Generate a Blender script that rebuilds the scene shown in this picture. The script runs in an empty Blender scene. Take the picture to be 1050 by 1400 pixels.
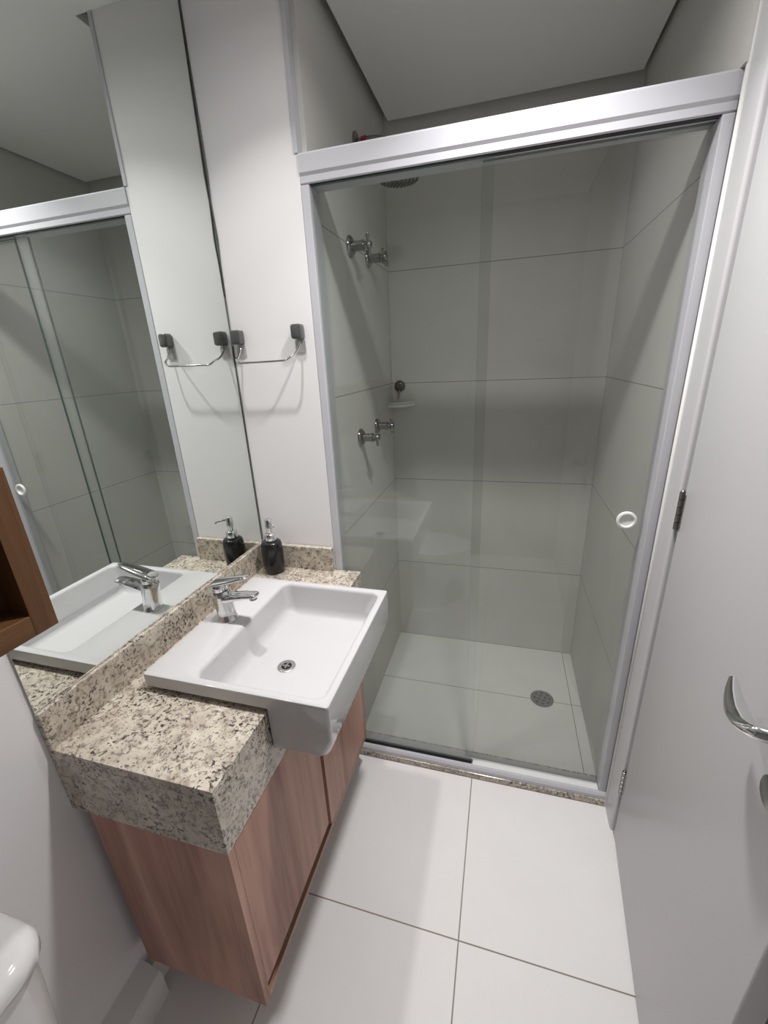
import bpy, bmesh, math, random
from mathutils import Vector, Matrix
S = bpy.context.scene
COL = S.collection
PI = math.pi

# ------------------------------------------------------------------ camera
cam_d = bpy.data.cameras.new('camera')
cam = bpy.data.objects.new('camera', cam_d)
COL.objects.link(cam)
cam_d.sensor_fit = 'HORIZONTAL'
cam_d.sensor_width = 36.0
cam_d.lens = 36.0 * 572.46 / 1050.0
cam_d.clip_start = 0.01
p_, y_, r_ = (math.radians(a) for a in (-19.8675, -16.2617, -2.6456))
fw = Vector((math.sin(y_) * math.cos(p_), math.cos(y_) * math.cos(p_), math.sin(p_)))
rt0 = fw.cross(Vector((0, 0, 1))).normalized()
up0 = rt0.cross(fw)
rt = math.cos(r_) * rt0 + math.sin(r_) * up0
up = -math.sin(r_) * rt0 + math.cos(r_) * up0
M = Matrix((rt, up, -fw)).transposed().to_4x4()
M.translation = Vector((0.832, 0.0508, 1.55))
cam.matrix_world = M
S.camera = cam

# ------------------------------------------------------------------ light, exposure
S.view_settings.view_transform = 'Standard'
S.view_settings.look = 'None'
S.view_settings.gamma = 1.0
S.view_settings.use_curve_mapping = False
S.view_settings.exposure = 0.0
W = bpy.data.worlds.new('world')
S.world = W
W.use_nodes = True
W.node_tree.nodes['Background'].inputs[0].default_value = (0.9, 0.95, 1.0, 1)
W.node_tree.nodes['Background'].inputs[1].default_value = 0.02


def spot(name, loc, power, size, spread=2.2, color=(1.0, 0.98, 0.968)):
    d = bpy.data.lights.new(name, 'AREA')
    d.shape = 'DISK'
    d.size = size
    d.energy = power
    d.color = color
    d.spread = spread
    o = bpy.data.objects.new(name, d)
    o.location = loc
    COL.objects.link(o)
    return o


# each downlight: a reflector beam and its softer spill
spot('ceiling_downlight_beam', (0.84, 0.94, 2.444), 6.3, 0.085, 1.80)
spot('ceiling_downlight_spill', (0.84, 0.94, 2.443), 4.2, 0.085, 2.70)
spot('vanity_downlight_beam', (0.266, 0.895, 2.444), 2.7, 0.055, 1.80)
spot('vanity_downlight_spill', (0.266, 0.895, 2.443), 0.6, 0.06, 2.70)


# ------------------------------------------------------------------ materials
def s2l(c):
    return tuple(((v / 255) / 12.92 if v / 255 <= 0.04045 else ((v / 255 + 0.055) / 1.055) ** 2.4) for v in c)


class NT:
    def __init__(self, name):
        self.m = bpy.data.materials.new(name)
        self.m.use_nodes = True
        self.t = self.m.node_tree
        self.t.nodes.clear()
        self.out = self.n('ShaderNodeOutputMaterial')

    def n(self, k, **kw):
        o = self.t.nodes.new(k)
        for a, b in kw.items():
            setattr(o, a, b)
        return o

    def l(self, a, b):
        self.t.links.new(a, b)

    def math(self, op, a, b=None, c=None):
        o = self.n('ShaderNodeMath', operation=op)
        for i, v in enumerate((a, b, c)):
            if v is None:
                continue
            if isinstance(v, (int, float)):
                o.inputs[i].default_value = v
            else:
                self.l(v, o.inputs[i])
        return o.outputs[0]

    def mix(self, f, a, b):
        o = self.n('ShaderNodeMix', data_type='RGBA')
        for i, v in ((0, f), (6, a), (7, b)):
            if isinstance(v, (int, float)):
                o.inputs[i].default_value = v
            elif isinstance(v, tuple):
                o.inputs[i].default_value = (*v[:3], 1)
            else:
                self.l(v, o.inputs[i])
        return o.outputs[2]

    def pos(self, scale=(1, 1, 1)):
        g = self.n('ShaderNodeNewGeometry')
        v = self.n('ShaderNodeVectorMath', operation='MULTIPLY')
        self.l(g.outputs['Position'], v.inputs[0])
        v.inputs[1].default_value = scale
        return v.outputs[0]

    def noise(self, vec, scale, detail=3, rough=0.5, dist=0.0):
        o = self.n('ShaderNodeTexNoise')
        self.l(vec, o.inputs['Vector'])
        o.inputs['Scale'].default_value = scale
        o.inputs['Detail'].default_value = detail
        o.inputs['Roughness'].default_value = rough
        o.inputs['Distortion'].default_value = dist
        return o.outputs[0]

    def ramp(self, v, a, b):
        o = self.n('ShaderNodeMapRange')
        o.clamp = True
        self.l(v, o.inputs[0])
        o.inputs[1].default_value = a
        o.inputs[2].default_value = b
        return o.outputs[0]

    def bsdf(self, color, rough=0.5, metal=0.0, spec=0.5, bump=None, bump_s=0.1, coat=0.0):
        b = self.n('ShaderNodeBsdfPrincipled')
        for nm, v in (('Base Color', color), ('Roughness', rough), ('Metallic', metal), ('Specular IOR Level', spec), ('Coat Weight', coat)):
            if isinstance(v, tuple):
                b.inputs[nm].default_value = (*v[:3], 1)
            elif isinstance(v, (int, float)):
                b.inputs[nm].default_value = v
            else:
                self.l(v, b.inputs[nm])
        if bump is not None:
            bp = self.n('ShaderNodeBump')
            bp.inputs['Strength'].default_value = bump_s
            bp.inputs['Distance'].default_value = 0.002
            self.l(bump, bp.inputs['Height'])
            self.l(bp.outputs[0], b.inputs['Normal'])
        self.l(b.outputs[0], self.out.inputs[0])
        return self.m


def plain(name, col, rough=0.5, metal=0.0, spec=0.5, coat=0.0, var=0.03, scale=14.0):
    t = NT(name)
    n = t.noise(t.pos(), scale, 2)
    lo = tuple(c * (1 - var) for c in col)
    hi = tuple(min(1, c * (1 + var)) for c in col)
    return t.bsdf(t.mix(n, lo, hi), rough, metal, spec, coat=coat)


def paint(name, col, rough=0.6):
    t = NT(name)
    p = t.pos()
    n = t.noise(p, 3.0, 3)
    c = t.mix(n, tuple(v * 0.97 for v in col), col)
    return t.bsdf(c, rough, 0, 0.3, bump=t.noise(p, 260.0, 2), bump_s=0.05)


def tile_mat(name, col, grout, lines, rough=0.2, width=0.003, spec=0.5, mottled=0.05, zmax=None):
    """lines: list of (axis, origin, pitch) grout lines in world metres"""
    t = NT(name)
    g = t.n('ShaderNodeNewGeometry')
    sep = t.n('ShaderNodeSeparateXYZ')
    t.l(g.outputs['Position'], sep.inputs[0])
    fac = None
    for ax, o, pitch in lines:
        a = t.math('SUBTRACT', sep.outputs[ax], o)
        a = t.math('DIVIDE', a, pitch)
        a = t.math('ADD', a, 0.5)
        a = t.math('FRACT', a)
        a = t.math('SUBTRACT', a, 0.5)
        a = t.math('ABSOLUTE', a)
        a = t.math('MULTIPLY', a, pitch)
        a = t.math('LESS_THAN', a, width / 2)
        fac = a if fac is None else t.math('MAXIMUM', fac, a)
    if zmax is not None:
        fac = t.math('MULTIPLY', fac, t.math('LESS_THAN', sep.outputs[2], zmax))
    p = t.pos()
    n = t.noise(p, 5.0, 4, 0.6)
    c = t.mix(t.ramp(n, 0.3, 0.7), tuple(v * (1 - mottled) for v in col), tuple(v * (1 + mottled * 0.4) for v in col))
    c = t.mix(fac, c, grout)
    r = t.math('ADD', t.math('MULTIPLY', fac, 0.5), rough)
    return t.bsdf(c, r, 0, spec, bump=t.math('SUBTRACT', 1.0, fac), bump_s=0.15)


def wood(name, light, mid, dark, axis=2, rough=0.42):
    t = NT(name)
    st = [34.0, 34.0, 34.0]
    st[axis] = 1.6
    p = t.pos(tuple(st))
    n1 = t.noise(p, 1.0, 5, 0.62, 0.6)
    st2 = [7.0, 7.0, 7.0]
    st2[axis] = 0.6
    n2 = t.noise(t.pos(tuple(st2)), 1.0, 3, 0.5, 1.2)
    st3 = [260.0, 260.0, 260.0]
    st3[axis] = 7.0
    n3 = t.noise(t.pos(tuple(st3)), 1.0, 2, 0.5)
    c = t.mix(t.ramp(n1, 0.32, 0.66), dark, mid)
    c = t.mix(t.ramp(n2, 0.38, 0.68), c, light)
    c = t.mix(t.math('MULTIPLY', t.ramp(n3, 0.55, 0.75), 0.35), c, dark)
    return t.bsdf(c, rough, 0, 0.35, bump=n3, bump_s=0.08)


def granite():
    t = NT('speckled_granite')
    p = t.pos((1, 1.0, 1.0))
    warp = t.n('ShaderNodeVectorMath', operation='ADD')
    nz = t.n('ShaderNodeTexNoise')
    nz.inputs['Scale'].default_value = 55
    t.l(p, nz.inputs['Vector'])
    sc = t.n('ShaderNodeVectorMath', operation='SCALE')
    t.l(nz.outputs[1], sc.inputs[0])
    sc.inputs[3].default_value = 0.012
    t.l(p, warp.inputs[0])
    t.l(sc.outputs[0], warp.inputs[1])
    q = warp.outputs[0]
    base = t.mix(t.ramp(t.noise(q, 26, 3, 0.6), 0.35, 0.68), s2l((182, 171, 157)), s2l((214, 205, 190)))
    base = t.mix(t.math('MULTIPLY', t.ramp(t.noise(q, 60, 3, 0.6), 0.53, 0.63), 0.75), base, s2l((152, 138, 126)))
    grey = t.ramp(t.noise(q, 105, 2, 0.5), 0.585, 0.645)
    base = t.mix(t.math('MULTIPLY', grey, 0.75), base, s2l((112, 98, 94)))
    zone = t.ramp(t.noise(p, 17, 2, 0.5), 0.42, 0.60)
    dk = t.math('MULTIPLY', t.ramp(t.noise(q, 125, 2, 0.5), 0.565, 0.61), zone)
    base = t.mix(t.math('MULTIPLY', dk, 0.92), base, s2l((58, 48, 50)))
    dk2 = t.ramp(t.noise(q, 175, 2, 0.5), 0.635, 0.67)
    base = t.mix(t.math('MULTIPLY', dk2, 0.85), base, s2l((66, 56, 54)))
    return t.bsdf(base, 0.16, 0, 0.5)


def glass_mat(name, tint):
    t = NT(name)
    g = t.n('ShaderNodeNewGeometry')
    ior = t.math('ADD', t.math('MULTIPLY', g.outputs['Backfacing'], 1 / 1.5 - 1.5), 1.5)
    fr = t.n('ShaderNodeFresnel')
    t.l(ior, fr.inputs['IOR'])
    tr = t.n('ShaderNodeBsdfTransparent')
    n = t.noise(t.pos(), 2.0, 2)
    t.l(t.mix(n, tuple(v * 0.995 for v in tint), tint), tr.inputs[0])
    gl = t.n('ShaderNodeBsdfGlossy')
    gl.inputs['Roughness'].default_value = 0.0
    gl.inputs['Color'].default_value = (1, 1, 1, 1)
    mx = t.n('ShaderNodeMixShader')
    t.l(fr.outputs[0], mx.inputs[0])
    t.l(tr.outputs[0], mx.inputs[1])
    t.l(gl.outputs[0], mx.inputs[2])
    t.l(mx.outputs[0], t.out.inputs[0])
    return t.m


def mirror_mat():
    t = NT('mirror_silver')
    g = t.n('ShaderNodeBsdfGlossy')
    g.inputs['Roughness'].default_value = 0.0
    n = t.noise(t.pos(), 1.5, 2)
    t.l(t.mix(n, (0.80, 0.835, 0.81), (0.82, 0.855, 0.83)), g.inputs['Color'])
    t.l(g.outputs[0], t.out.inputs[0])
    return t.m


TP = 0.4824
WHITE = paint('white_wall_paint', (0.86, 0.845, 0.85))
CEIL = paint('ceiling_paint', (0.90, 0.895, 0.88))
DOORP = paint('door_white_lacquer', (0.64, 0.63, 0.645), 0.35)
FLOOR = tile_mat('white_floor_tile', (0.88, 0.865, 0.865), s2l((140, 132, 118)),
                 [(0, 0.7843, TP), (1, 0.7647, 0.5045)], rough=0.16, width=0.0036, mottled=0.03)
SFLOOR = tile_mat('white_shower_floor_tile', (0.82, 0.815, 0.79), s2l((135, 130, 120)),
                  [(0, 1.206, TP * 2), (1, 1.7435, TP * 2)], rough=0.3, width=0.003, mottled=0.05)
STILE = tile_mat('light_grey_wall_tile', (0.68, 0.67, 0.64), s2l((138, 134, 126)),
                 [(2, 0.001, TP * 0.9965)], rough=0.5, spec=0.3, width=0.0026, mottled=0.05, zmax=2.2)
NTILE = tile_mat('bounce_cutting_wall_tile', (0.30, 0.29, 0.28), s2l((110, 106, 98)), [(2, 0.001, TP), (0, 0.30, TP)], rough=0.4, width=0.0032)  # unseen near wall; tile made dark to cut bounce on surfaces facing it
ALU = plain('white_aluminium', (0.57, 0.57, 0.605), 0.28)
CHROME = plain('chrome', (0.80, 0.80, 0.81), 0.07, 1.0, var=0.01)
VCHROME = plain('chrome_dark_reflections', (0.34, 0.34, 0.34), 0.14, 1.0, var=0.01)  # darker copy of chrome, its dark reflections put into the base colour
PLATE = plain('plate_shadow_grey', (0.48, 0.47, 0.46), 0.3)  # grey standing in for the shadow below each towel clip cap
STEEL = plain('brushed_steel', (0.62, 0.61, 0.60), 0.25, 1.0)
DSTEEL = plain('dark_steel', (0.30, 0.29, 0.28), 0.28, 1.0)
CERAMIC = plain('white_ceramic', (0.59, 0.58, 0.588), 0.07, 0, 0.5, coat=0.3, var=0.01)
TOILETM = plain('toilet_ceramic', (0.80, 0.79, 0.78), 0.10, 0, 0.5, var=0.01)
GRANITE = granite()
WOOD = wood('walnut_laminate', s2l((203, 158, 140)), s2l((175, 127, 111)), s2l((130, 86, 72)))
WOODH = wood('walnut_laminate_lengthwise', s2l((190, 156, 130)), s2l((170, 134, 112)), s2l((138, 104, 84)), axis=1)
NWOODV = wood('niche_walnut_upright', s2l((126, 90, 58)), s2l((106, 73, 46)), s2l((66, 42, 26)))
NWOODH = wood('niche_walnut_lengthwise', s2l((126, 90, 58)), s2l((106, 73, 46)), s2l((66, 42, 26)), axis=1)
DARK = plain('painted_gap_shade', (0.03, 0.018, 0.012), 0.7)  # near-black paint for the shade inside the cabinet gaps
MIRROR = mirror_mat()
MEDGE = plain('mirror_edge', (0.10, 0.11, 0.10), 0.3)
MSIDE = plain('mirror_side', (0.55, 0.57, 0.55), 0.3)
GLASS_A = glass_mat('greenish_glass', (0.945, 0.965, 0.952))
GLASS_B = glass_mat('clear_glass', (0.962, 0.970, 0.960))
GEDGE = plain('glass_edge_green', (0.07, 0.13, 0.115), 0.15)
BLACKC = plain('black_glossy_ceramic', (0.012, 0.011, 0.013), 0.12, 0, 0.5)
BLACKP = plain('black_rubber', (0.02, 0.02, 0.02), 0.5)
GREYCAP = plain('dark_grey_cap', (0.13, 0.13, 0.125), 0.22, 0.4)
WPLASTIC = plain('white_plastic', (0.82, 0.82, 0.80), 0.25)
RED = plain('red_tape', (0.45, 0.03, 0.05), 0.4)
CAULK = plain('caulk', (0.80, 0.79, 0.77), 0.5)
NICKEL = plain('floor_drain_metal', (0.30, 0.30, 0.295), 0.35, 0.9)


# ------------------------------------------------------------------ mesh helpers
def obj(name, bm, mat, parent=None, smooth=None, loc=None):
    me = bpy.data.meshes.new(name)
    bmesh.ops.recalc_face_normals(bm, faces=bm.faces)
    bm.to_mesh(me)
    bm.free()
    mats = mat if isinstance(mat, (list, tuple)) else [mat]
    for m in mats:
        me.materials.append(m)
    if smooth is not None:
        me.shade_smooth()
        me.set_sharp_from_angle(angle=math.radians(smooth))
    o = bpy.data.objects.new(name, me)
    COL.objects.link(o)
    if parent is not None:
        o.parent = parent
        bpy.context.view_layer.update()
        o.matrix_parent_inverse = parent.matrix_world.inverted()
    return o


def thing(name, label, cat, loc, group=None, rz=0.0):
    o = bpy.data.objects.new(name, None)
    o.empty_display_size = 0.05
    o.location = loc
    o.rotation_euler = (0, 0, rz)
    COL.objects.link(o)
    o['label'] = label
    o['category'] = cat
    if group:
        o['group'] = group
    bpy.context.view_layer.update()
    return o


def tag(o, label, cat, group=None):
    o['label'] = label
    o['category'] = cat
    if group:
        o['group'] = group
    return o


def struct(name, bm, mat, smooth=None):
    o = obj(name, bm, mat, None, smooth)
    o['kind'] = 'structure'
    return o


def box(bm, x0, x1, y0, y1, z0, z1, bev=0.0, seg=2, mi=0):
    b = bmesh.new()
    bmesh.ops.create_cube(b, size=1)
    for v in b.verts:
        v.co = Vector((x0 + (v.co.x + .5) * (x1 - x0), y0 + (v.co.y + .5) * (y1 - y0), z0 + (v.co.z + .5) * (z1 - z0)))
    if bev > 0:
        bmesh.ops.bevel(b, geom=b.edges[:], offset=bev, segments=seg, profile=0.5, affect='EDGES')
    join(bm, b, mi)
    return bm


def join(bm, b, mi=0, mat=None):
    if mat is not None:
        b.transform(mat)
    mp = {}
    for v in b.verts:
        mp[v] = bm.verts.new(v.co)
    for f in b.faces:
        try:
            nf = bm.faces.new([mp[v] for v in f.verts])
            nf.material_index = mi
            nf.smooth = f.smooth
        except ValueError:
            pass
    b.free()


def B(*a, **k):
    return box(bmesh.new(), *a, **k)


def prism(bm, pts, ax, a0, a1, bev=0.0, mi=0):
    """extrude a 2-D outline along axis ax ('x','y','z'); pts in the other two axes in xyz order"""
    def mk(p, a):
        if ax == 'x':
            return Vector((a, p[0], p[1]))
        if ax == 'y':
            return Vector((p[0], a, p[1]))
        return Vector((p[0], p[1], a))
    b = bmesh.new()
    lo = [b.verts.new(mk(p, a0)) for p in pts]
    hi = [b.verts.new(mk(p, a1)) for p in pts]
    b.faces.new(lo)
    b.faces.new(hi[::-1])
    n = len(pts)
    for i in range(n):
        b.faces.new([lo[i], lo[(i + 1) % n], hi[(i + 1) % n], hi[i]])
    if bev > 0:
        bmesh.ops.bevel(b, geom=b.edges[:], offset=bev, segments=2, profile=0.5, affect='EDGES')
    join(bm, b, mi)
    return bm


def frame_for(d):
    d = d.normalized()
    a = Vector((0, 0, 1)) if abs(d.z) < 0.9 else Vector((1, 0, 0))
    u = d.cross(a).normalized()
    return u, d.cross(u).normalized()


def lathe(bm, c, axis, prof, n=32, mi=0, cap=True):
    """prof: list of (distance along axis, radius)"""
    axis = Vector(axis).normalized()
    u, v = frame_for(axis)
    c = Vector(c)
    b = bmesh.new()
    rings = []
    for h, r in prof:
        if r < 1e-6:
            rings.append([b.verts.new(c + axis * h)])
        else:
            rings.append([b.verts.new(c + axis * h + r * (math.cos(2 * PI * i / n) * u + math.sin(2 * PI * i / n) * v)) for i in range(n)])
    for a, d in zip(rings, rings[1:]):
        for i in range(n):
            j = (i + 1) % n
            if len(a) == 1 and len(d) == 1:
                continue
            if len(a) == 1:
                b.faces.new([a[0], d[i], d[j]])
            elif len(d) == 1:
                b.faces.new([a[i], a[j], d[0]])
            else:
                b.faces.new([a[i], a[j], d[j], d[i]])
    if cap:
        for rg in (rings[0], rings[-1]):
            if len(rg) > 1:
                b.faces.new(rg)
    for f in b.faces:
        f.smooth = True
    join(bm, b, mi)
    return bm


def tube(bm, pts, rad, n=12, mi=0, squash=None):
    """swept tube; rad a number or list; squash=(a,b) scales of the section's two axes (lists allowed)"""
    pts = [Vector(p) for p in pts]
    b = bmesh.new()
    rings = []
    u = None
    for i, p in enumerate(pts):
        d = (pts[min(i + 1, len(pts) - 1)] - pts[max(i - 1, 0)]).normalized()
        if u is None:
            u, w = frame_for(d)
        else:
            u = (u - d * u.dot(d)).normalized()
            w = d.cross(u).normalized()
        r = rad[i] if isinstance(rad, (list, tuple)) else rad
        sa, sb = (1, 1) if squash is None else (squash[i] if isinstance(squash, list) else squash)
        rings.append([b.verts.new(p + r * (sa * math.cos(2 * PI * k / n) * u + sb * math.sin(2 * PI * k / n) * w)) for k in range(n)])
    for a, d in zip(rings, rings[1:]):
        for k in range(n):
            b.faces.new([a[k], a[(k + 1) % n], d[(k + 1) % n], d[k]])
    b.faces.new(rings[0])
    b.faces.new(rings[-1])
    for f in b.faces:
        f.smooth = True
    join(bm, b, mi)
    return bm


def smooth_path(pts, n=8):
    pts = [Vector(p) for p in pts]
    out = []
    P = [2 * pts[0] - pts[1]] + pts + [2 * pts[-1] - pts[-2]]
    for i in range(1, len(P) - 2):
        for k in range(n):
            t = k / n
            a, b, c, d = P[i - 1], P[i], P[i + 1], P[i + 2]
            out.append(0.5 * ((2 * b) + (c - a) * t + (2 * a - 5 * b + 4 * c - d) * t * t + (3 * b - a - 3 * c + d) * t ** 3))
    out.append(pts[-1])
    return out


def rrect(x0, x1, y0, y1, r, z, k=6):
    pts = []
    for cx, cy, a0 in ((x1 - r, y1 - r, 0), (x0 + r, y1 - r, PI / 2), (x0 + r, y0 + r, PI), (x1 - r, y0 + r, 1.5 * PI)):
        for i in range(k + 1):
            a = a0 + (PI / 2) * i / k
            pts.append(Vector((cx + r * math.cos(a), cy + r * math.sin(a), z)))
    return pts


def loft(bm, loops, cap_first=False, cap_last=False, mi=0):
    rs = [[bm.verts.new(p) for p in lp] for lp in loops]
    n = len(rs[0])
    for a, d in zip(rs, rs[1:]):
        for i in range(n):
            f = bm.faces.new([a[i], a[(i + 1) % n], d[(i + 1) % n], d[i]])
            f.material_index = mi
            f.smooth = True
    if cap_first:
        bm.faces.new(rs[0][::-1])
    if cap_last:
        bm.faces.new(rs[-1])
    return bm


# ================================================================== SETTING
YB = 2.124          # shower far wall
XS0, XS1 = 0.299, 1.249
YW = 1.289          # wall that carries the towel holder
ZC = 2.449
HT = 2.56
struct('floor', B(-0.15, 1.45, -0.75, 1.2690, -0.08, 0.0), FLOOR)
struct('floor_shower', B(0.24, 1.40, 1.2695, 2.30, -0.08, 0.0), SFLOOR)
struct('wall_left', B(-0.15, -0.003, -0.75, 1.2889, -0.08, HT), WHITE)
struct('wall_pier', B(-0.15, 0.282, YW, 1.312, -0.08, HT, bev=0.002), WHITE)
struct('wall_shower_left', B(-0.15, XS0, 1.3125, 2.30, -0.08, HT), STILE)
struct('wall_far', B(XS0 + 0.0005, XS1 - 0.0005, YB, 2.30, -0.08, HT), STILE)
b = B(XS1, 1.45, 1.345, 2.30, -0.08, HT)
box(b, XS1, 1.2748, 1.2665, 1.3448, 2.0645, HT)
struct('wall_shower_right', b, STILE)
b = bmesh.new()
box(b, 1.275, 1.45, 1.195, 1.3445, -0.08, HT)
box(b, 1.312, 1.45, 0.40, 1.195, -0.08, HT)
box(b, 1.275, 1.45, -0.75, 0.40, -0.08, HT)
box(b, 1.275, 1.312, 0.40, 1.195, 2.30, HT)
struct('wall_right', b, WHITE)
struct('wall_near', B(-0.003, 1.275, -0.80, -0.65, -0.08, HT), NTILE)
b = bmesh.new()
box(b, -0.0025, 1.250, -0.63, 1.2885, ZC, 2.475)
box(b, 0.326, 1.234, 1.2885, 2.096, ZC, 2.475)
struct('ceiling', b, CEIL)
struct('ceiling_upper', B(-0.003, 1.275, -0.65, 2.124, 2.50, HT), CEIL)
b = bmesh.new()
prism(b, [(-0.003, 0), (0.055, 0), (0.055, 0.088), (0.049, 0.096), (-0.003, 0.122)], 'y', -0.645, 0.472)
prism(b, [(-0.003, 0), (0.022, 0), (0.022, 0.092), (-0.003, 0.092)], 'y', 0.4725, 1.2680)
struct('baseboard_left', b, WHITE)

# door casing on the right, rounded edges
CAS0, CAS1 = 1.186, 1.266
b = bmesh.new()
pts = []
r = 0.008
for cy, a0 in ((CAS0 + r, PI * 1.5), (CAS1 - r, PI)):
    pass
out = [(1.310, CAS0)]
for i in range(7):
    a = PI * 1.5 - (PI / 2) * i / 6
    out.append((1.2570 + r + r * math.cos(a), CAS0 + r + r * math.sin(a)))
for i in range(7):
    a = PI - (PI / 2) * i / 6
    out.append((1.2570 + r + r * math.cos(a), CAS1 - r + r * math.sin(a)))
out.append((1.310, CAS1))
prism(b, out, 'z', 0.0, 2.36)
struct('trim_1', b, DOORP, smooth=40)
# caulk bead between casing and shower profile
b = bmesh.new()
tube(b, [(1.2585, 1.2705, 0.0), (1.2585, 1.2705, 1.0), (1.2585, 1.2705, 2.30)], 0.0055, 10)
struct('trim_2', b, CAULK)

b = bmesh.new()
prism(b, [(0.2725, 1.2872), (0.2824, 1.2872), (0.2824, 1.3123), (0.2840, 1.3123), (0.2840, 1.2862), (0.2725, 1.2862)], 'z', 2.0660, 2.55)
struct('trim_4', b, ALU)

# granite threshold under the shower screen
b = bmesh.new()
box(b, 0.283, 1.2745, 1.2690, 1.368, 0.0002, 0.026, bev=0.0015)
struct('trim_3', b, GRANITE)

# ================================================================== SHOWER SCREEN
scr = thing('shower_screen', 'white framed sliding glass shower screen with white round pull', 'shower screen', (0.77, 1.315, 0.026))
b = bmesh.new()
prof = [(1.286, 2.064), (1.2845, 2.060), (1.2845, 2.022), (1.2890, 2.015), (1.2890, 2.000), (1.2930, 1.9975), (1.360, 1.9975), (1.360, 2.064)]
prism(b, prof, 'x', 0.2825, 1.2575)
obj('header_rail', b, ALU, scr)
b = bmesh.new()
prism(b, [(1.2935, 1.9955), (1.3090, 1.9955), (1.3090, 1.9973), (1.2935, 1.9973)], 'x', 0.306, 1.234)
obj('header_gasket', b, BLACKP, scr)
for x0, x1 in ((0.2825, 0.3060), (1.2345, 1.2580)):
    b = bmesh.new()
    box(b, x0, x1, 1.2875, 1.357, 0.050, 1.9955, bev=0.002)
    obj('side_profile', b, ALU, scr)
b = bmesh.new()
prism(b, [(1.273, 0.0262), (1.273, 0.042), (1.279, 0.049), (1.290, 0.049), (1.290, 0.030), (1.357, 0.030), (1.357, 0.0262)], 'x', 0.2835, 1.2570)
prism(b, [(1.3125, 0.030), (1.3125, 0.0475), (1.3185, 0.0475), (1.3185, 0.030)], 'x', 0.3065, 1.2340)
obj('bottom_track', b, ALU, scr)
b = B(0.7840, 1.2340, 1.2902, 1.3122, 0.0305, 0.0480, bev=0.001)
obj('track_cover', b, WPLASTIC, scr)


def pane(x0, x1, y0, y1, z0, z1):
    b = bmesh.new()
    box(b, x0, x1, y0, y1, z0, z1)
    for f in b.faces:
        f.normal_update()
        if abs(f.normal.y) < 0.5:
            f.material_index = 1
    return b


obj('fixed_panel', pane(0.3000, 0.7805, 1.2970, 1.3050, 0.0335, 1.9950), [GLASS_A, GEDGE], scr)
sl = obj('sliding_panel', pane(0.7520, 1.2400, 1.3220, 1.3300, 0.0335, 1.9950), [GLASS_B, GEDGE], scr)
b = bmesh.new()
box(b, 0.3068, 0.7780, 1.2935, 1.3095, 0.0302, 0.0395)
obj('glazing_seal', b, BLACKP, scr)
kn = bmesh.new()
KX, KZ = 1.1885, 1.0870
lathe(kn, (KX, 1.3219, KZ), (0, -1, 0), [(0, 0.024), (0.003, 0.027), (0.008, 0.027), (0.010, 0.025), (0.010, 0.020), (0.004, 0.017), (0.003, 0.0)], 36)
obj('pull_knob', kn, WPLASTIC, sl, smooth=50)

# ================================================================== SHOWER FITTINGS
def valve(label, y, z, rz, big=1.0):
    t = thing('shower_valve', label, 'valve', (XS0, y, z), 'chrome cross-handle valves in the shower')
    b = bmesh.new()
    lathe(b, (XS0 + .0002, y, z), (1, 0, 0), [(0, .034 * big), (.005, .034 * big), (.012, .026 * big), (.014, .016 * big)], 32)
    obj('flange', b, VCHROME, t, smooth=50)
    b = bmesh.new()
    lathe(b, (XS0 + .014, y, z), (1, 0, 0), [(0, .0155), (.03, .0155), (.031, .0175), (.037, .0175), (.038, .011), (.046, .011)], 28)
    obj('stem', b, VCHROME, t, smooth=50)
    b = bmesh.new()
    c = Vector((XS0 + .067, y, z))
    lathe(b, c - Vector((.0072, 0, 0)), (1, 0, 0), [(0, .010), (.003, .012), (.014, .012), (.018, .008), (.019, 0)], 24)
    for k in range(4):
        a = rz + k * PI / 2
        d = Vector((0, math.cos(a), math.sin(a)))
        tube(b, [c + d * .008, c + d * .02, c + d * .030, c + d * .034], [.0052, .0048, .006, .0035], 12)
    obj('cross_handle', b, VCHROME, t, smooth=50)
    return t


valve('chrome cross-handle valve high on the shower wall, the one nearer the glass', 1.610, 1.918, 0.35, 1.0)
valve('chrome cross-handle valve high on the shower wall, the one nearer the corner', 1.812, 1.918, 0.75, 0.9)
valve('chrome cross-handle valve below the soap shelf, the one nearer the glass', 1.600, 1.272, 0.1, 1.0)
valve('chrome cross-handle valve below the soap shelf, the one nearer the corner', 1.826, 1.283, 0.2, 0.9)

sh = thing('rain_shower', 'round dark chrome rain shower head on a curved wall arm with red tape', 'shower head', (XS0, 1.735, 2.245))
b = bmesh.new()
lathe(b, (XS0 + .0002, 1.735, 2.250), (1, 0, 0), [(0, .030), (.006, .030), (.010, .022), (.012, .012)], 28)
obj('wall_flange', b, DSTEEL, sh, smooth=50)
b = bmesh.new()
arm = smooth_path([(XS0 + .010, 1.735, 2.250), (XS0 + .05, 1.736, 2.254), (XS0 + .10, 1.738, 2.246), (XS0 + .135, 1.740, 2.215), (XS0 + .146, 1.740, 2.165)], 8)
tube(b, arm, .0085, 14)
obj('arm', b, DSTEEL, sh, smooth=60)
b = bmesh.new()
lathe(b, (XS0 + .022, 1.7355, 2.2515), (1, 0.02, 0.08), [(0, .0095), (.001, .0125), (.006, .0125), (.007, .010), (.010, .010), (.011, .0125), (.018, .0125), (.019, .0095)], 24)
obj('thread_tape', b, RED, sh, smooth=50)
b = bmesh.new()
hc = Vector((XS0 + .147, 1.740, 2.165))
lathe(b, hc, (0.0, 0.0, -1), [(0, .011), (.012, .014), (.020, .030), (.026, .066), (.029, .070), (.036, .070), (.038, .067), (.0385, 0)], 40)
obj('spray_disc', b, DSTEEL, sh, smooth=45)
b = bmesh.new()
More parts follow.
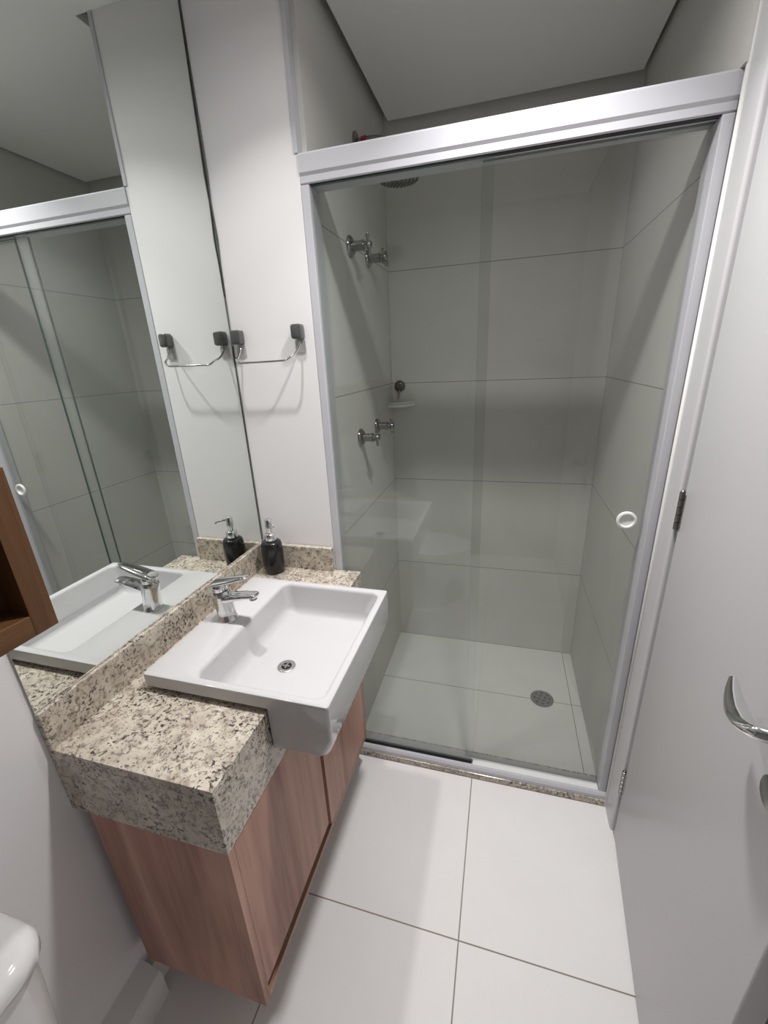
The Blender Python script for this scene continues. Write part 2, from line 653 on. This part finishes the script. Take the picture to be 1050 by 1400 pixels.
for ring, cnt in ((.012, 6), (.025, 12), (.038, 18), (.051, 24), (.062, 30)):
    for k in range(cnt):
        a = 2 * PI * k / cnt
        lathe(b, hc + Vector((ring * math.cos(a), ring * math.sin(a), -.0380)), (0, 0, -1), [(0, .0026), (.003, .0016)], 6)
nz = obj('nozzles', b, BLACKP, sh, smooth=50)
nz['kind'] = 'stuff'

# corner soap shelf
ss = thing('soap_shelf', 'small white corner soap shelf in the far left corner of the shower', 'shelf', (0.31, 2.118, 1.33))
b = bmesh.new()
pts = [(XS0 + .0012, YB - .0012), (XS0 + .0012, YB - .105)]
for i in range(9):
    a = i / 8 * PI / 2
    pts.append((XS0 + .0012 + .118 * math.sin(a) ** 0.9, YB - .0012 - .105 * math.cos(a) ** 0.9))
prism(b, pts, 'z', 1.338, 1.352, bev=0.0025)
obj('shelf_plate', b, WPLASTIC, ss, smooth=40)
b = bmesh.new()
pts2 = [(XS0 + .1195, YB - .008)]
rim = [(XS0 + .0060 + .109 * math.sin(i / 8 * PI / 2), YB - .010 - .090 * math.cos(i / 8 * PI / 2), 1.357) for i in range(9)]
tube(b, rim, .0045, 8)
obj('shelf_rim', b, WPLASTIC, ss, smooth=60)

hk = thing('suction_hook', 'dark round suction hook on the tile above the white soap shelf', 'hook', (0.338, YB, 1.43))
b = bmesh.new()
lathe(b, (.338, YB - .0003, 1.430), (0, -1, 0), [(0, .026), (.006, .026), (.014, .022), (.018, .012), (.019, 0)], 28)
obj('suction_cup', b, GREYCAP, hk, smooth=50)
b = bmesh.new()
tube(b, smooth_path([(.338, YB - .015, 1.412), (.336, YB - .018, 1.392), (.335, YB - .024, 1.376), (.335, YB - .034, 1.380)], 5), .0042, 8)
obj('hook_arm', b, DSTEEL, hk, smooth=60)

dr = thing('floor_drain', 'round grey slotted drain grate in the shower floor', 'drain', (1.077, 1.752, 0))
b = bmesh.new()
lathe(b, (1.077, 1.752, .0003), (0, 0, 1), [(0, .052), (.003, .052), (.004, .049), (.0035, .044), (.0035, 0)], 40)
obj('grate', b, NICKEL, dr, smooth=40)
b = bmesh.new()
for rr, cnt, off in ((.016, 4, .4), (.034, 8, 0)):
    for k in range(cnt):
        a = 2 * PI * k / cnt + off
        d = Vector((math.cos(a), math.sin(a), 0))
        tt = Vector((-d.y, d.x, 0))
        c = Vector((1.077, 1.752, .0044)) + d * rr
        tube(b, [c - tt * .006, c, c + tt * .006], .0032, 8, squash=(1, .3))
obj('grate_slots', b, BLACKP, dr)

# ================================================================== VANITY
XK = 0.377
CZ = 0.857
BX0, BX1, BY0, BY1, BZ = 0.063, 0.5225, 0.6445, 1.112, 0.900
CY0, CY1 = 0.4630, 1.2860
ct = thing('granite_countertop', 'speckled beige granite vanity countertop with deep apron and backsplash', 'countertop', (0.19, 0.87, 0.84))
b = bmesh.new()
NX = 0.169
outl = [(-0.0022, CY0), (XK, CY0), (XK, BY0 + .0115), (NX, BY0 + .0115), (NX, BY1 - .0115), (XK, BY1 - .0115), (XK, CY1), (-0.0022, CY1)]
prism(b, outl, 'z', CZ - .022, CZ, bev=0.0008)
obj('counter_slab', b, GRANITE, ct)
b = bmesh.new()
# front apron, notched where the basin sits, with a mitred return at the near end
ap = [(CY0, 0.6915), (CY1, 0.6915), (CY1, CZ - .0225), (BY1 - .0115, CZ - .0225), (BY1 - .0115, 0.741), (BY0 + .0115, 0.741), (BY0 + .0115, CZ - .0225), (CY0, CZ - .0225)]
prism(b, ap, 'x', XK - .020, XK, bev=0.0006)
obj('front_apron', b, GRANITE, ct)
b = B(-0.0022, XK - .0202, CY0, CY0 + .018, 0.6915, CZ - .0222, bev=0.0006)
obj('side_apron', b, GRANITE, ct)
b = B(-0.0022, 0.0105, CY0, CY1 - .0001, CZ + .0002, 0.946, bev=0.001)
obj('backsplash', b, GRANITE, ct)
b = B(0.0108, 0.279, 1.268, CY1, CZ + .0002, 0.944, bev=0.001)
obj('side_splash', b, GRANITE, ct)

mr = thing('wall_mirror', 'tall frameless wall mirror standing on the granite backsplash', 'mirror', (0.0, 0.87, 0.947))
b = bmesh.new()
box(b, -0.0022, 0.0020, CY0 + .001, 1.2870, 0.9475, 2.43)
for f in b.faces:
    f.normal_update()
    if f.normal.x < 0.5:
        f.material_index = 1
obj('mirror_glass', b, [MIRROR, MSIDE], mr)
b = bmesh.new()
tube(b, [(0.0045, 1.2868, 0.950), (0.0040, 1.2868, 1.4), (0.0040, 1.2868, 1.75)], [.0012, .0015, .0012], 6)
tube(b, [(0.0040, 1.2868, 1.75), (0.0048, 1.2868, 1.84), (0.0068, 1.2868, 1.90), (0.0040, 1.2868, 1.99), (0.0062, 1.2868, 2.06), (0.0038, 1.2868, 2.42)], [.0014, .002, .003, .0022, .003, .0012], 6)
obj('edge_sealant', b, MEDGE, mr)

# --- basin
ba = thing('washbasin', 'white rectangular semi-recessed ceramic washbasin on the granite counter', 'washbasin', (0.3, 0.878, CZ))
b = bmesh.new()
FR, FB, FZ = 0.018, 0.030, 0.030
IX0, IX1, IY0, IY1 = 0.189, 0.503, 0.6645, 1.0915
K = 8


def stepped(xb, x1, y0, y1, r, z, xs=0.3815, ins=0.014):
    q = rrect(xb, x1, y0, y1, r, z, K)
    n = K + 1
    for i in range(n):
        k = 3 * i // n
        q[n + i] = Vector(((xs, xs, xb)[k], (y1, y1 - ins, y1 - ins)[k], z))
        q[2 * n + i] = Vector(((xb, xs, xs)[k], (y0 + ins, y0 + ins, y0)[k], z))
    return q


loops = [stepped(0.182, 0.470, BY0 + .020, BY1 - .020, .030, 0.748),
         stepped(0.177, 0.495, BY0 + .008, BY1 - .008, .028, 0.750),
         stepped(0.174, 0.509, BY0 + .003, BY1 - .003, .022, 0.759),
         stepped(0.172, 0.514, BY0 + .001, BY1 - .001, .016, 0.775),
         stepped(0.172, BX1, BY0, BY1, .007, 0.810),
         stepped(0.172, BX1, BY0, BY1, .007, 0.8680),
         rrect(BX0 + .004, BX1, BY0, BY1, .007, 0.8681, K),
         rrect(BX0, BX1, BY0, BY1, .007, 0.872, K),
         rrect(BX0, BX1, BY0, BY1, .007, 0.876, K),
         rrect(BX0, BX1, BY0, BY1, .007, BZ - .008, K),
         rrect(BX0, BX1, BY0, BY1, .007, BZ - .004, K),
         rrect(BX0 + .001, BX1 - .001, BY0 + .001, BY1 - .001, .007, BZ - .0012, K),
         rrect(BX0 + .004, BX1 - .004, BY0 + .004, BY1 - .004, .007, BZ, K),
         rrect(IX0 - .005, IX1 + .004, IY0 - .005, IY1 + .005, .025, BZ, K),
         rrect(IX0 - .001, IX1 + .001, IY0 - .001, IY1 + .001, .024, BZ - .0018, K),
         rrect(IX0 + .002, IX1 - .002, IY0 + .002, IY1 - .002, .023, BZ - .006, K),
         rrect(IX0 + .0022, IX1 - .0028, IY0 + .0022, IY1 - .0022, .023, BZ - .010, K),
         rrect(IX0 + .004, IX1 - .018, IY0 + .005, IY1 - .005, .025, BZ - .036, K),
         rrect(IX0 + .0048, IX1 - .026, IY0 + .0056, IY1 - .0056, .027, BZ - .066, K)] + [
         rrect(IX0 + .005 + FB * (1 - math.cos(t)), IX1 - .027 - FR * (1 - math.cos(t)), IY0 + .006 + FR * (1 - math.cos(t)), IY1 - .006 - FR * (1 - math.cos(t)), .028, BZ - .068 - FZ * math.sin(t), K) for t in (0, .2, .4, .6, .79, .98, 1.17, 1.35, 1.5)] + [
         rrect(IX0 + .074, IX1 - .062, IY0 + .035, IY1 - .035, .030, BZ - .0986, K),
         rrect(.3105 - .030, .3105 + .030, .8476 - .030, .8476 + .030, .0295, BZ - .1025, K)]
loft(b, loops, True, True)
bmesh.ops.remove_doubles(b, verts=b.verts, dist=1e-6)
bmesh.ops.dissolve_degenerate(b, edges=b.edges, dist=1e-6)
obj('basin_body', b, CERAMIC, ba, smooth=40)
b = bmesh.new()
lathe(b, (.3105, .8476, BZ - .1022), (0, 0, 1), [(0, .0235), (.002, .0235), (.003, .0215), (.002, .0135), (-.001, .0125)], 32, cap=False)
dn = obj('drain_ring', b, STEEL, ba, smooth=50)
b = bmesh.new()
lathe(b, (.3105, .8476, BZ - .1021), (0, 0, 1), [(0, .0128), (.0003, 0)], 24)
obj('drain_hole', b, BLACKP, dn)
b = bmesh.new()
tube(b, [(.3005, .8476, BZ - .1010), (.3105, .8476, BZ - .1000), (.3205, .8476, BZ - .1010)], .0028, 8)
tube(b, [(.3105, .8376, BZ - .1010), (.3105, .8476, BZ - .1000), (.3105, .8576, BZ - .1010)], .0028, 8)
obj('drain_cross', b, STEEL, dn, smooth=60)

# --- faucet
FX, FY = 0.128, 0.882
fa = thing('basin_faucet', 'chrome single-lever mixer faucet on the deck of the white basin', 'faucet', (FX, FY, BZ))
b = bmesh.new()
rings = []
for h, r, dx, sx, sy in ((0, .0275, 0, 1, 1), (.004, .0275, 0, 1, 1), (.006, .0255, 0, 1, 1), (.03, .0245, -.002, 1, 1), (.055, .0240, -.005, 1.04, 1), (.072, .0238, -.008, 1.08, 1), (.084, .0235, -.010, 1.10, 1.0), (.088, .0215, -.010, 1.1, 1)):
    rings.append([Vector((FX + dx + r * sx * math.cos(2 * PI * i / 32), FY + r * sy * math.sin(2 * PI * i / 32), BZ + .0002 + h)) for i in range(32)])
loft(b, rings, True, True)
obj('faucet_body', b, CHROME, fa, smooth=45)
b = bmesh.new()
sp = [(FX - .004, FY, BZ + .066), (FX + .015, FY, BZ + .069), (FX + .04, FY, BZ + .075), (FX + .07, FY, BZ + .081), (FX + .095, FY, BZ + .084), (FX + .104, FY, BZ + .0835)]
tube(b, smooth_path(sp, 4), [.021] * 4 + [.0205] * 4 + [.020] * 4 + [.0185] * 4 + [.017, .0165, .0155, .014] + [.009], 20, squash=[(1, .72)] * 4 + [(1, .60)] * 4 + [(1, .48)] * 4 + [(1, .42)] * 8 + [(1, .4)])
spo = obj('spout', b, CHROME, fa, smooth=60)
b = bmesh.new()
lathe(b, (FX + .090, FY, BZ + .079), (0.12, 0, -1), [(0, .010), (.008, .010), (.0085, .0085), (.009, 0)], 20)
obj('aerator', b, DSTEEL, spo, smooth=50)
b = bmesh.new()
lathe(b, (FX - .010, FY, BZ + .0885), (-.06, 0, 1), [(0, .0205), (.010, .0215), (.018, .021), (.020, .018)], 28)
lv = [(FX - .032, FY, BZ + .100), (FX - .018, FY, BZ + .109), (FX + .010, FY, BZ + .117), (FX + .042, FY, BZ + .126), (FX + .072, FY, BZ + .134), (FX + .084, FY, BZ + .137)]
tube(b, smooth_path(lv, 4), [.012, .018, .021, .022] + [.0225] * 4 + [.0225, .022, .0215, .021] + [.020, .019, .018, .017] + [.0155, .014, .012, .009] + [.004], 20, squash=(1, .34))
obj('lever', b, CHROME, fa, smooth=60)

# --- soap dispenser
SX, SY = 0.0785, 1.2215
sd = thing('soap_dispenser', 'black ceramic soap dispenser with chrome pump in the counter corner', 'soap dispenser', (SX, SY, CZ))
b = bmesh.new()
lathe(b, (SX, SY, CZ + .0003), (0, 0, 1), [(0, .0335), (.002, .0348), (.007, .0348), (.008, .0340)], 36)
obj('base_ring', b, CHROME, sd, smooth=50)
b = bmesh.new()
lathe(b, (SX, SY, CZ + .0085), (0, 0, 1), [(0, .0335), (.015, .0352), (.050, .0372), (.085, .0370), (.105, .0352), (.112, .0330), (.116, .0290), (.1175, .018)], 40)
obj('bottle', b, BLACKC, sd, smooth=50)
b = bmesh.new()
lathe(b, (SX, SY, CZ + .1262), (0, 0, 1), [(0, .0195), (.003, .0205), (.022, .0195), (.026, .017), (.028, .010)], 30)
obj('collar', b, CHROME, sd, smooth=50)
b = bmesh.new()
lathe(b, (SX, SY, CZ + .1542), (0, 0, 1), [(0, .009), (.016, .009), (.017, .0125), (.048, .0115), (.051, .008), (.052, 0)], 24)
dd = Vector((0.80, -0.60, 0))
c0 = Vector((SX, SY, CZ + .1542 + .040))
tube(b, [c0, c0 + dd * .022, c0 + dd * .040 + Vector((0, 0, -.002)), c0 + dd * .048 + Vector((0, 0, -.007))], [.0045, .0042, .0036, .0032], 12)
obj('pump_head', b, CHROME, sd, smooth=50)

# --- cabinet
cb = thing('vanity_cabinet', 'wall-hung walnut vanity cabinet with two doors under the granite counter', 'cabinet', (0.21, 0.844, 0.164))
KY0, KY1, KX0, KX1, KZ0, KZ1 = 0.4645, 1.2235, 0.043, 0.376, 0.164, 0.6905
T = 0.018
b = bmesh.new()
box(b, KX0, KX1, KY0, KY0 + T, KZ0, KZ1, bev=.0005)
obj('side_panel', b, WOOD, cb)
b = B(KX0, KX1, KY1 - T, KY1, KZ0, KZ1, bev=.0005)
obj('side_panel', b, WOOD, cb)
b = B(KX0, KX1, KY0 + T + .0001, KY1 - T - .0001, KZ0, KZ0 + T, bev=.0005)
obj('bottom_panel', b, WOODH, cb)
b = bmesh.new()
box(b, KX0, KX0 + .006, KY0 + T + .0001, KY1 - T - .0001, KZ0 + T + .0001, KZ1)
box(b, KX0 + .0061, KX1 - .022, KY0 + T + .0001, KY1 - T - .0001, KZ1 - .06, KZ1 - .045)
obj('back_panel', b, DARK, cb)
b = B(KX1 - .0183, KX1 - .0001, KY0 + T + .0006, 0.8475, 0.2140, KZ1 - .002, bev=.0006)
obj('door', b, WOOD, cb)
b = B(KX1 - .0175, KX1 + .0008, 0.8640, KY1 - T - .004, KZ0 + T + .0045, KZ1 - .002, bev=.0006)
obj('door', b, WOOD, cb)
b = bmesh.new()
box(b, KX1 - .0205, KX1 - .0195, KY0 + T + .0002, KY1 - T - .0002, KZ0 + T + .0002, 0.235)
box(b, KX1 - .0205, KX1 - .0195, 0.836, 0.875, 0.2352, KZ1 - .065)
obj('gap_shade_sheet', b, DARK, cb)  # thin near-black sheet behind the door gaps, painting in their shade

# ================================================================== TOWEL HOLDER
th = thing('towel_holder', 'chrome wire towel holder with two dark caps on the white wall', 'towel holder', (0.135, YW, 1.62))
CAPS = ((0.032, 1.636), (0.236, 1.641))
for cx, cz in CAPS:
    b = bmesh.new()
    lp = []
    for y, g in ((YW - .0002, -.002), (YW - .004, 0), (YW - .024, 0), (YW - .028, -.001), (YW - .030, -.004)):
        q = rrect(cx - .0165 - g, cx + .0165 + g, cz - .0205 - g, cz + .0205 + g, .0075, 0, 5)
        lp.append([Vector((p.x, y, p.y)) for p in q])
    loft(b, lp, True, True)
    cp = obj('clip', b, GREYCAP, th, smooth=40)  # chrome cap with its dark reflections put into the grey colour
    b = bmesh.new()
    q0 = rrect(cx - .016, cx + .016, cz - .058, cz - .0212, .007, 0, 5)
    loft(b, [[Vector((p.x, y, p.y)) for p in q0] for y in (YW - .0002, YW - .003)], True, True)
    obj('hook_shadow_plate', b, PLATE, cp, smooth=40)  # added plate holding the wire, coloured as the cap's shadow
b = bmesh.new()
zb, yb = 1.561, 1.231
(c1, z1), (c2, z2) = CAPS
wire = smooth_path([(c1, YW - .005, z1 - .028), (c1 + .001, YW - .012, z1 - .040), (c1 + .004, YW - .030, z1 - .056), (c1 + .010, yb + .006, zb + .010), (c1 + .024, yb, zb),
                    (c1 + .05, yb, zb), (c2 - .055, yb, zb + .001), (c2 - .026, yb + .001, zb + .003), (c2 - .010, yb + .010, zb + .014), (c2 - .003, YW - .028, z2 - .054), (c2, YW - .012, z2 - .040), (c2, YW - .005, z2 - .028)], 6)
tube(b, wire, .0034, 12)
obj('bar', b, CHROME, th, smooth=60)

# ================================================================== DOOR
HX, HY = 1.2645, 1.1676
ang = math.atan2(0.0358, 0.4029)
do = thing('bathroom_door', 'plain white bathroom door with chrome lever handle, slightly ajar', 'door', (HX, HY, 0.0), rz=-ang)
RZ = Matrix.Translation((HX, HY, 0)) @ Matrix.Rotation(-ang, 4, 'Z')
# local frame: leaf runs along -y, its room face is x = 0, body towards +x


def lobj(name, b, mat, parent, smooth=None):
    b.transform(RZ)
    return obj(name, b, mat, parent, smooth)


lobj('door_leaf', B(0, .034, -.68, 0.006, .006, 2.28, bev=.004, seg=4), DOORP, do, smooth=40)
for hz in (1.1690, 0.2330, 2.08):
    b = bmesh.new()
    for k in range(5):
        z0 = hz - .049 + k * .0198
        lathe(b, (-.0030, .0125, z0), (0, 0, 1), [(0, .0050), (.0008, .0064), (.0184, .0064), (.0192, .0050)], 16)
    lathe(b, (-.0030, .0125, hz + .0505), (0, 0, 1), [(0, .005), (.003, .003), (.004, 0)], 12)
    h = lobj('hinge', b, DSTEEL, do, smooth=50)
    b = bmesh.new()
    box(b, -.0012, -.0002, -.010, .0056, hz - .046, hz + .046)
    lobj('hinge_leaf', b, STEEL, h)
PY = -.612
b = bmesh.new()
lathe(b, (-.0002, PY, 1.084), (-1, 0, 0), [(0, .026), (.006, .026), (.009, .023), (.010, .012)], 32)
lobj('handle_rose', b, CHROME, do, smooth=50)
b = bmesh.new()
hp = [(-.010, PY, 1.084), (-.040, PY + .001, 1.083), (-.051, PY + .009, 1.081), (-.054, PY + .026, 1.078), (-.052, PY + .050, 1.077), (-.047, PY + .078, 1.080), (-.040, PY + .104, 1.086)]
rads = []
for i in range(37):
    t = i / 36
    rads.append(.0095 if t < .3 else .0095 + .0035 * math.sin(min(1, (t - .3) / .3) * PI / 2) - (.0085 * max(0, (t - .58) / .42) ** 1.5))
tube(b, smooth_path(hp, 6), rads, 18, squash=[(1.0, 1.0)] * 9 + [(1.0 + .12 * min(1, k / 8), 1.0 - .38 * min(1, k / 8)) for k in range(28)])
lobj('lever_handle', b, CHROME, do, smooth=60)
b = bmesh.new()
lathe(b, (-.0002, PY + .014, .974), (-1, 0, 0), [(0, .024), (.006, .024), (.008, .021), (.0085, 0)], 32)
lobj('key_escutcheon', b, DSTEEL, do, smooth=50)

# ================================================================== WALL NICHE
nx1 = 0.17
dpt = (0.832 - nx1) / (0.832 - 0.2)
ny1 = 0.0508 + (0.4358 - 0.0508) * dpt
nz0 = 1.55 + (1.1989 - 1.55) * dpt
nz1 = 1.55 + (1.4400 - 1.55) * dpt
FWD = 0.034
ni = thing('wall_niche', 'open walnut wall niche cabinet mounted left of the mirror', 'wall shelf', (0.0, ny1 - .3, nz0))
ny0 = ny1 - 0.62
X0 = -0.0025
b = B(X0, nx1, ny1 - FWD, ny1, nz0, nz1, bev=.0006)
obj('upright_panel', b, NWOODV, ni)
b = B(X0, nx1, ny0, ny0 + FWD, nz0, nz1, bev=.0006)
obj('upright_panel', b, NWOODV, ni)
b = B(X0, nx1 - .0002, ny0 + FWD + .0001, ny1 - FWD - .0001, nz0, nz0 + FWD, bev=.0006)
obj('bottom_board', b, NWOODH, ni)
b = B(X0, nx1 - .0002, ny0 + FWD + .0001, ny1 - FWD - .0001, nz1 - FWD, nz1, bev=.0006)
obj('top_board', b, NWOODH, ni)
b = B(X0, X0 + .006, ny0 + FWD + .0001, ny1 - FWD - .0001, nz0 + FWD + .0001, nz1 - FWD - .0001)
obj('back_board', b, NWOODH, ni)

# ================================================================== TOILET
to = thing('toilet', 'white close-coupled toilet with rounded cistern lid below the niche', 'toilet', (0.3, 0.10, 0.0))
TY = 0.100
TW = 0.185
b = bmesh.new()
loops = []
for z, x1, w, r in ((.395, .150, .150, .04), (.42, .160, .158, .045), (.60, .170, .172, .05), (.690, .174, .178, .05)):
    loops.append(rrect(.012, x1, TY - w, TY + w, r, z, 8))
loft(b, loops, True, True)
obj('cistern', b, TOILETM, to, smooth=50)
b = bmesh.new()
loops = [rrect(.008, .180, TY - .182, TY + .182, .055, .6905, 8), rrect(.006, .186, TY - .187, TY + .187, .058, .696, 8), rrect(.006, .186, TY - .187, TY + .187, .058, .712, 8),
         rrect(.010, .180, TY - .181, TY + .181, .055, .723, 8), rrect(.022, .166, TY - .167, TY + .167, .048, .729, 8), rrect(.05, .13, TY - .12, TY + .12, .03, .731, 8)]
loft(b, loops, True, True)
obj('cistern_lid', b, TOILETM, to, smooth=50)
b = bmesh.new()


def oval(cx, a, w, z, n=40, back=None):
    pts = []
    for i in range(n):
        t = 2 * PI * i / n
        x = cx + a * math.cos(t)
        y = TY + w * math.sin(t) * (1.0 if math.cos(t) > 0 else 1.0)
        if back is not None:
            x = max(x, back)
        pts.append(Vector((x, y, z)))
    return pts


loft(b, [oval(.33, .20, .105, 0.0), oval(.33, .20, .105, .03), oval(.34, .17, .095, .12), oval(.38, .19, .115, .22), oval(.41, .235, .165, .33), oval(.42, .245, .178, .375), oval(.42, .245, .180, .393)], True, True)
obj('bowl', b, TOILETM, to, smooth=50)
b = bmesh.new()
loft(b, [oval(.425, .245, .182, .3935), oval(.425, .248, .185, .400), oval(.425, .248, .185, .412), oval(.425, .240, .178, .416)], True, True)
obj('seat', b, TOILETM, to, smooth=50)
b = bmesh.new()
loft(b, [oval(.425, .244, .181, .4165), oval(.425, .248, .185, .422), oval(.425, .246, .183, .434), oval(.425, .225, .165, .440), oval(.425, .12, .09, .443)], True, True)
obj('seat_lid', b, TOILETM, to, smooth=50)
b = bmesh.new()
lathe(b, (.09, TY, .7300), (0, 0, 1), [(0, .024), (.004, .024), (.006, .020), (.0065, 0)], 24)
obj('flush_button', b, CHROME, to, smooth=50)
